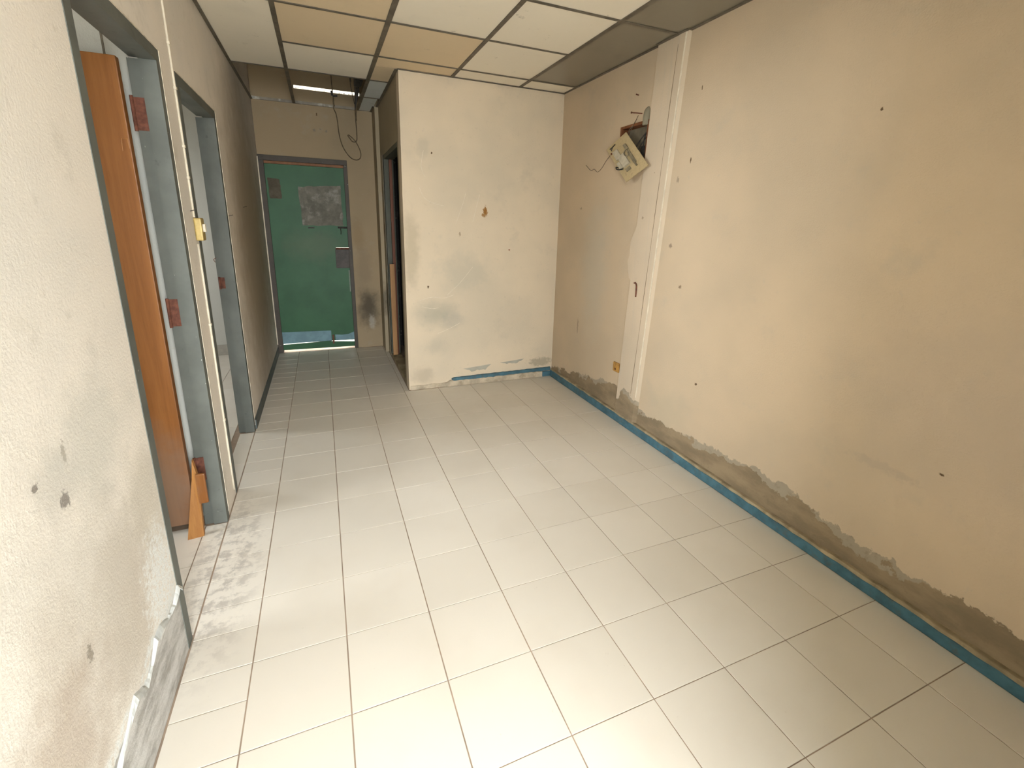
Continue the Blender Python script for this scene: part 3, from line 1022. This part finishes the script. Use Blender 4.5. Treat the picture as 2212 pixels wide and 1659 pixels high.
def side_frame(par, y0, y1, head):
    x0, x1, xs = XL - WL - 0.002, XL + 0.002, -0.266
    t, t2 = 0.034, 0.046
    # jamb with a raised stop towards the passage
    for (a, b, c) in ((y0, y0 + t, y0 + t2), (y1, y1 - t, y1 - t2)):
        mb = MB().prism([(x0, a, 0), (x1, a, 0), (x1, c, 0), (xs, c, 0), (xs, b, 0), (x0, b, 0)], (0, 0, 1), head - t2)
        mb.build('jamb', M_frame, par)
    mb = MB().prism([(x0, y0, head), (x1, y0, head), (x1, y0, head - t2), (xs, y0, head - t2), (xs, y0, head - t), (x0, y0, head - t)], (0, 1, 0), y1 - y0)
    mb.build('head', M_frame, par)
    # thin cream caulk line round the outside
    e = 0.0035
    for nm, a, b in (('caulk', (x1 - 0.004, y1, 0.03), (x1 + 0.002, y1 + e, head)), ('caulk', (x1 - 0.004, y0 - e, head), (x1 + 0.002, y1 + e, head + e))):
        MB().box(a, b).build(nm, M_caulk, par)


def hinge(par, y, z, x=-0.300, wdt=0.040, hh=0.118):
    h = MB().box((x, y - 0.003, z - hh / 2), (x + wdt, y + 0.001, z + hh / 2)).tube([(x - 0.004, y - 0.008, z - hh / 2 - 0.004), (x - 0.004, y - 0.008, z + hh / 2 + 0.004)], 0.006, 8, 1)
    return h.build('hinge', M_rust, par)


d1 = empty('door_1', (XL, -1.56, 0), 'orange wooden door standing open inside the nearer grey-framed left doorway', 'door', 'structure')


class Par:
    pass


def under(par, before):
    """re-parent freshly built top-level world-space meshes below an Empty, staying in place."""
    for o in list(COL.objects):
        if o.name not in before and o.parent is None and o.type == 'MESH':
            o.parent = par
            o.matrix_parent_inverse = Matrix.Translation(-Vector(par.location))


before = {o.name for o in COL.objects}
side_frame(None, *D1)
for z in (1.832, 1.050, 0.300):
    hinge(None, D1[1] - 0.034, z, -0.304 if z > 1.5 else -0.30)
under(d1, before)
LF = -1.238
leaf = place(MB().box((-1.10, LF, 0.045), (-0.326, LF + 0.036, 2.018), 0.003), 'leaf', M_orange, d1)
for (a, b) in ((-0.455, 0.0), (-0.62, 0.0)):
    o = MB().box((a, LF - 0.0008, 0.06), (a + 0.004, LF + 0.001, 2.0)).build('groove', M_redwood, leaf)
o = MB().tube([(-0.332, LF - 0.001, 1.735), (-0.350, LF - 0.001, 1.735), (-0.352, LF - 0.001, 1.69)], 0.0014, 5, 1).tube([(-0.332, LF - 0.001, 1.735), (-0.330, LF - 0.001, 1.70)], 0.0014, 5, 1).build('staple', M_wedge, leaf)

wd = empty('door_wedge', (-0.33, -1.30, 0.0), 'slim orange wooden wedge propped at the foot of the open orange door', 'wedge')
place(MB().prism([(-0.355, -1.300, 0.0), (-0.292, -1.290, 0.0), (-0.284, -1.272, 0.30), (-0.296, -1.272, 0.385), (-0.306, -1.274, 0.30)], (0, 1, 0), 0.022), 'wedge_body', M_wedge, wd)
place(MB().box((-0.287, -1.300, 0.175), (-0.250, -1.286, 0.325), 0.006), 'side_block', M_orange, wd)

d2 = empty('door_2', (XL, -0.51, 0), 'empty grey-painted frame of the farther left doorway', 'doorway', 'structure')
before = {o.name for o in COL.objects}
side_frame(None, *D2)
h_ = hinge(None, D2[1] - 0.034, 1.042, -0.292, 0.045, 0.07)
MB().tube([(-0.30, D2[1] - 0.036, 1.20), (-0.31, D2[1] - 0.05, 1.19), (-0.302, D2[1] - 0.056, 1.175)], 0.002, 5, 3).build('hook', M_rust, None)
under(d2, before)

# cable clipped to the pier between the two doorways, with a switch
cb = empty('cable_run', (XL, -0.985, 0.0), 'cream painted cable clipped up the pier between the two left doorways', 'cable')
place(MB().tube([(XL + 0.004, -0.986, 0.05), (XL + 0.004, -0.984, 0.6), (XL + 0.004, -0.982, 1.33)], 0.0045, 7, 3)
      .tube([(XL + 0.004, -0.982, 1.45), (XL + 0.004, -0.985, 2.0), (XL + 0.004, -0.988, H - 0.006)], 0.0045, 7, 3), 'sheath', M_white_edge, cb, True)
for z in (0.45, 0.95, 1.62, 1.75, 1.98, 2.15, 2.35):
    place(MB().box((XL, -0.994, z - 0.006), (XL + 0.011, -0.976, z + 0.006), 0.002), 'clip', M_white_edge, cb)
sw = empty('light_switch', (XL, -0.955, 1.395), 'small yellow-cream light switch on the pier between the two left doorways', 'switch')
place(MB().box((XL, -0.992, 1.345), (XL + 0.030, -0.930, 1.447), 0.006), 'switch_body', M_brass, sw)
place(MB().box((XL + 0.028, -0.972, 1.385), (XL + 0.040, -0.950, 1.42), 0.003), 'rocker', M_white_edge, sw)
for k, (y, z) in enumerate(((-1.02, 1.475), (-0.905, 1.40), (-0.055, 1.455), (0.62, 1.52))):
    nl = empty('nail', (XL, y, z), ('bent nail above the light switch', 'nail poking out just right of the light switch', 'nail beside the farther left doorway frame', 'long nail in the left passage wall')[k], 'nail', None, 'nails in the left wall')
    place(MB().tube([(XL - 0.005, y, z), (XL + 0.022, y + 0.004, z + 0.008)], 0.0016, 6, 1), 'shank', M_dark, nl)
    place(MB().tube([(XL + 0.022, y + 0.004, z + 0.008), (XL + 0.024, y + 0.0043, z + 0.0085)], 0.0032, 8, 1), 'head', M_dark, nl)

# ------------------------------------------------------------------ green door at the end of the passage
d3 = empty('door_3', (0.21, YB, 0), 'green painted door with blue boards along its foot at the end of the passage', 'door', 'structure')
fw = 0.052
place(MB().box((D3[0], YB - 0.012, 0), (D3[0] + fw, YB + 0.09, D3[2] - fw), 0.003), 'jamb', M_frame_d, d3)
place(MB().box((D3[1] - fw * 0.75, YB - 0.012, 0), (D3[1], YB + 0.09, D3[2] - fw), 0.003), 'jamb', M_frame_d, d3)
place(MB().box((D3[0], YB - 0.012, D3[2] - fw), (D3[1], YB + 0.09, D3[2]), 0.003), 'head', M_frame_d, d3)
place(MB().box((D3[0] - 0.004, YB - 0.014, 0.10), (D3[0] + 0.006, YB - 0.002, D3[2] - 0.02)), 'caulk', M_white_edge, d3)
lx0, lx1 = D3[0] + fw - 0.001, D3[1] - fw * 0.75 + 0.001
place(MB().box((lx0, YB + 0.004, D3[2] - fw - 0.026), (lx1, YB + 0.04, D3[2] - fw - 0.002)), 'bare_wood_strip', wood('bare_brown_wood', (0.22, 0.085, 0.03), (0.28, 0.12, 0.045), 0.6), d3)
ly = YB + 0.010
leaf = place(MB().box((lx0, ly, 0.100), (lx1, ly + 0.035, D3[2] - fw - 0.028), 0.002), 'leaf', M_green, d3)
# paper residue
def ragged(poly, n, amp, rn):
    out = []
    for k in range(len(poly)):
        a, b = poly[k], poly[(k + 1) % len(poly)]
        for s in range(n):
            t = s / n
            j = rn.uniform(-amp, amp) if s else 0
            out.append((a[0] * (1 - t) + b[0] * t + j, a[1] * (1 - t) + b[1] * t + rn.uniform(-amp, amp) * (1 if s else 0)))
    return out


o = MB().prism([(x, ly, z) for x, z in ragged([(0.150, 1.375), (0.555, 1.378), (0.552, 1.795), (0.138, 1.765)], 8, 0.006, rnd)], (0, -1, 0), 0.002).build('paper_patch', M_paper, leaf)
o['label'] = 'grey glued paper remnant'
o = MB().prism([(x, ly, z) for x, z in ragged([(-0.130, 1.635), (-0.022, 1.640), (-0.030, 1.825), (-0.142, 1.835)], 6, 0.005, rnd)], (0, -1, 0), 0.0015).build('paper_patch', M_paper_d, leaf)
# lock plate, bolt
lk = MB().box((0.452, ly - 0.010, 0.925), (lx1, ly + 0.001, 1.125), 0.003).build('lock_plate', simple('brown_iron_plate', (0.085, 0.07, 0.06), 0.6, 0.4, 0.2, 20), leaf)
MB().box((0.458, ly - 0.026, 1.128), (lx1 + 0.005, ly - 0.002, 1.148), 0.003).build('hasp', M_rust, lk)
MB().box((0.462, ly - 0.027, 1.146), (lx1 + 0.004, ly - 0.006, 1.151)).build('hasp_edge', simple('worn_bright_steel', (0.5, 0.46, 0.38), 0.35, 0.5, 0.1, 30, metal=0.6), lk)
MB().box((0.495, ly - 0.020, 1.352), (lx1 + 0.004, ly - 0.002, 1.370), 0.003).tube([(0.52, ly - 0.022, 1.36), (0.525, ly - 0.03, 1.32), (0.522, ly - 0.022, 1.29)], 0.004, 7, 3).build('bolt', M_dark, leaf)
MB().box((0.20, ly - 0.007, 1.348), (0.262, ly - 0.001, 1.358)).build('nail_strip', M_dark, leaf)
MB().box((lx1 - 0.016, ly - 0.004, 0.66), (lx1 - 0.003, ly - 0.0005, 0.90)).build('bare_edge', simple('grey_bare_wood', (0.22, 0.25, 0.2)), leaf)
# blue boards
MB().prism([(lx0 + 0.002, ly, 0.100), (0.345, ly, 0.105), (0.346, ly, 0.222), (lx0 + 0.002, ly, 0.232)], (0, -1, 0), 0.006).build('kick_board', M_kick, leaf)
MB().prism([(0.386, ly, 0.104), (lx1, ly, 0.108), (lx1, ly, 0.195), (0.53, ly, 0.170), (0.46, ly, 0.165), (0.386, ly, 0.172)], (0, -1, 0), 0.006).build('kick_board', M_kick, leaf)
MB().box((0.357, ly - 0.008, 0.068), (0.373, ly + 0.03, 0.170)).build('drop_bolt', M_rust, leaf)
# bottom rail: daylight shows through the slits above and below it
place(MB().prism([(lx0 - 0.001, ly + 0.004, 0.026), (lx1 + 0.001, ly + 0.004, 0.020), (lx1 + 0.001, ly + 0.004, 0.072), (0.39, ly + 0.004, 0.086), (0.30, ly + 0.004, 0.0995), (0.2, ly + 0.004, 0.092), (lx0 - 0.001, ly + 0.004, 0.083)], (0, 1, 0), 0.026), 'bottom_rail', M_green, d3)

# ------------------------------------------------------------------ doorway in the passage wall
d4 = empty('door_4', (XK, 1.03, 0), 'narrow dark doorway in the right passage wall', 'doorway', 'structure')
M_olive = chips_frame('olive_grey_frame_paint', (0.085, 0.085, 0.060))
place(MB().box((XK + 0.004, D4[1] - 0.04, 0), (XK + 0.096, D4[1], D4[2] - 0.04)), 'jamb', M_olive, d4)
place(MB().box((XK + 0.004, D4[0], 0), (XK + 0.096, D4[0] + 0.035, D4[2] - 0.04)), 'jamb', M_olive, d4)
place(MB().box((XK + 0.004, D4[0], D4[2] - 0.04), (XK + 0.096, D4[1], D4[2])), 'head', M_olive, d4)
place(MB().box((XK + 0.050, D4[1] - 0.075, 0.01), (XK + 0.078, D4[1] - 0.04, D4[2] - 0.042), 0.002), 'leaf_edge', M_redwood, d4)
place(MB().box((XK - 0.004, D4[1] + 0.0, 0.02), (XK + 0.004, D4[1] + 0.008, D4[2])), 'caulk', simple('dull_caulk', (0.30, 0.26, 0.19)), d4)
pb = empty('plywood_board', (XK + 0.04, 1.38, 0), 'narrow pale orange plywood board upright in the dark passage doorway', 'board')
place(MB().box((XK + 0.004, 1.36, 0.05), (XK + 0.050, 1.372, 1.020), 0.001), 'plywood_sheet', M_ply, pb)
place(MB().box((XK + 0.004, D4[0] + 0.036, -0.002), (XK + 0.096, D4[1] - 0.041, 0.035)), 'threshold', M_mortar, d4)
rg = empty('blue_scrap', (XK + 0.07, 0.80, 0.03), 'small faded blue scrap low in the dark passage doorway', 'scrap')
place(MB().box((XK + 0.060, 0.78, 0.036), (XK + 0.075, 0.86, 0.16), 0.003), 'scrap_board', M_bluepaint, rg)

# ------------------------------------------------------------------ electrical box on the right wall
jb = empty('electrical_box', (XR, -0.72, 1.87), 'recessed electrical box with a cream cover plate hanging off beside the pilaster', 'electrical box')
M_boxwood = wood('red_brown_box_wood', (0.14, 0.045, 0.015), (0.22, 0.075, 0.025), 0.6, 2.0)
t = 0.018
for (a, b, c, d) in ((HY0, HY0 + t, HZ0, HZ1), (HY1 - t, HY1, HZ0, HZ1), (HY0 + t, HY1 - t, HZ0, HZ0 + t), (HY0 + t, HY1 - t, HZ1 - t, HZ1)):
    place(MB().box((XR - 0.010, a, c), (XR + 0.070, b, d), 0.002), 'box_side', M_boxwood, jb)
place(MB().box((XR + 0.055, HY0 + t, HZ0 + t), (XR + 0.072, HY1 - t, HZ1 - t)), 'box_back', simple('dusty_box_back', (0.20, 0.165, 0.11)), jb)
place(MB().box((XR + 0.010, -0.845, 1.90), (XR + 0.055, -0.775, 1.99), 0.006), 'terminal', M_dark, jb)
for (p, q) in (((XR + 0.04, -0.84, 2.11), (XR - 0.008, -0.72, 1.96)), ((XR + 0.04, -0.80, 2.10), (XR + 0.01, -0.80, 1.97)), ((XR + 0.04, -0.83, 2.08), (XR + 0.0, -0.74, 1.93))):
    place(MB().tube([p, ((p[0] + q[0]) / 2 - 0.012, (p[1] + q[1]) / 2, (p[2] + q[2]) / 2), q], 0.0035, 6, 4), 'inner_wire', M_dark, jb, True)
# grey conduit stub above the box
place(MB().tube([(XR - 0.004, -0.832, HZ1 - 0.03), (XR - 0.004, -0.832, 2.150), (XR + 0.003, -0.832, 2.19), (XR + 0.02, -0.832, 2.205)], 0.026, 12, 4), 'conduit_stub', simple('grey_pvc', (0.25, 0.215, 0.15), 0.6, 0.3, 0.1), jb, True)
# hanging cover plate: a square plate turned on its corner, leaning away from the wall
cT, cR, cB, cL = Vector((2.337, -0.639, 2.095)), Vector((2.307, -0.945, 1.849)), Vector((2.277, -0.774, 1.754)), Vector((2.307, -0.440, 2.000))
pc = (cT + cR + cB + cL) / 4
u = ((cR - cT) + (cB - cL)) / 4 / 0.86
v = ((cL - cT) + (cB - cR)) / 4 / 0.86


def pl(a, b, o=0.0):
    nn = u.cross(v).normalized()
    if nn.x > 0:
        nn = -nn
    return pc + u * a + v * b + nn * o


nn = u.cross(v).normalized()
if nn.x > 0:
    nn = -nn
A = 0.86
plate = place(MB().prism([pl(-A, -A), pl(A, -A), pl(A, A), pl(-A, A)], nn, 0.006), 'cover_plate', M_cream, jb)


def pbx(a0, a1, b0, b1, o0, o1, name, mat):
    mb = MB().prism([pl(a0, b0, o0), pl(a1, b0, o0), pl(a1, b1, o0), pl(a0, b1, o0)], nn, o1 - o0)
    o = mb.build(name, mat, plate)
    return o


M_porc = simple('dirty_porcelain', (0.50, 0.44, 0.33), 0.4, 0.5, 0.15, 20)
M_tin = simple('tarnished_tin', (0.30, 0.26, 0.18), 0.4, 0.5, 0.2, 30, metal=0.5)
pbx(-0.15, 0.35, -0.05, 0.45, 0.006, 0.022, 'socket_block', M_porc)
pbx(-0.50, -0.10, 0.20, 0.60, 0.006, 0.018, 'socket_block', M_porc)
pbx(0.00, 0.30, 0.50, 0.75, 0.006, 0.014, 'socket_block', M_porc)
pbx(-0.45, -0.20, -0.45, -0.25, 0.006, 0.016, 'contact', M_tin)
pbx(-0.15, 0.45, -0.42, -0.22, 0.006, 0.012, 'contact', M_tin)
pbx(0.30, 0.60, -0.36, -0.26, 0.006, 0.016, 'contact', M_tin)
pbx(0.42, 0.55, 0.10, 0.45, 0.006, 0.012, 'contact', M_tin)
MB().tube([pl(-0.22, -0.20, 0.012), pl(-0.1, -0.05, 0.02), pl(0.05, -0.1, 0.02), pl(0.02, -0.26, 0.014), pl(-0.15, -0.33, 0.012)], 0.0045, 7, 4).build('contact_ring', M_tin, plate)
MB().tube([pl(-0.75, 0.15, 0.01), pl(-0.72, 0.40, 0.013), pl(-0.74, 0.62, 0.01)], 0.0038, 6, 3).tube([pl(-0.72, 0.40, 0.012), pl(-0.62, 0.60, 0.012)], 0.003, 6, 2).build('screw_clip', M_dark, plate)
MB().tube([pl(0.35, 0.55, 0.01), pl(0.30, 0.75, 0.014), pl(0.20, 0.92, 0.012), pl(0.10, 0.90, 0.012), pl(0.2, 0.76, 0.012)], 0.0038, 6, 3).build('screw_clip', M_dark, plate)
MB().tube([pl(-0.55, 0.68, 0.01), pl(-0.50, 0.74, 0.01)], 0.006, 7, 1).build('screw_clip', M_rust, plate)
# loose wires and nail by the box
place(MB().tube([(XR - 0.004, -0.722, 2.165), (XR - 0.012, -0.68, 2.12), (XR - 0.012, -0.655, 2.105), (XR - 0.012, -0.640, 2.06), (XR - 0.010, -0.62, 2.00), (XR - 0.014, -0.50, 1.99), (XR - 0.012, -0.40, 1.94), (XR - 0.010, -0.33, 1.885), (XR - 0.008, -0.27, 1.865), (XR - 0.008, -0.22, 1.89), (XR - 0.008, -0.17, 1.885), (XR - 0.008, -0.09, 1.93)], 0.0020, 6, 4), 'loose_wire', M_grey_wire, jb, True)
place(MB().tube([(XR - 0.004, -0.735, 2.185), (XR - 0.010, -0.70, 2.13), (XR - 0.012, -0.655, 2.07), (XR - 0.01, -0.63, 2.03)], 0.0020, 6, 4), 'loose_wire', M_wire, jb, True)
nl = empty('nail', (XR, -0.735, 2.195), 'rusty nail above the hanging electrical cover plate', 'nail')
place(MB().tube([(XR + 0.004, -0.775, 2.19), (XR - 0.035, -0.70, 2.205)], 0.0035, 7, 1).tube([(XR - 0.035, -0.70, 2.205), (XR - 0.037, -0.697, 2.206)], 0.007, 8, 1), 'shank', M_rust, nl)
nl = empty('nail', (XR, -0.72, 2.31), 'small dark nail high on the wall above the electrical box', 'nail')
place(MB().tube([(XR + 0.004, -0.715, 2.312), (XR - 0.018, -0.708, 2.318)], 0.004, 7, 1), 'shank', M_rust, nl)

# rusty hook on the pilaster, small socket low beside it
hk = empty('rusty_hook', (PX, -0.905, 1.0), 'thin rusty bent hook on the front of the pilaster', 'hook')
place(MB().tube([(PX - 0.001, -0.912, 0.985), (PX - 0.004, -0.914, 1.03), (PX - 0.004, -0.912, 1.065), (PX - 0.006, -0.902, 1.082), (PX - 0.008, -0.888, 1.080)], 0.0055, 7, 4), 'hook_strap', M_rust, hk, True)
so = empty('wall_socket', (XR, -0.735, 0.41), 'tiny broken orange-brown socket low beside the pilaster', 'socket')
M_amber = simple('amber_bakelite', (0.42, 0.22, 0.05), 0.5, 0.4, 0.25, 30, dirt=(0.2, 0.08, 0.02), dirt_amt=0.6, dirt_scale=40)
place(MB().box((XR - 0.014, -0.772, 0.378), (XR + 0.001, -0.700, 0.450), 0.003), 'socket_body', M_amber, so)
place(MB().tube([(XR - 0.015, -0.735, 0.400), (XR - 0.018, -0.735, 0.400)], 0.008, 8, 1), 'socket_pin', M_rust, so)
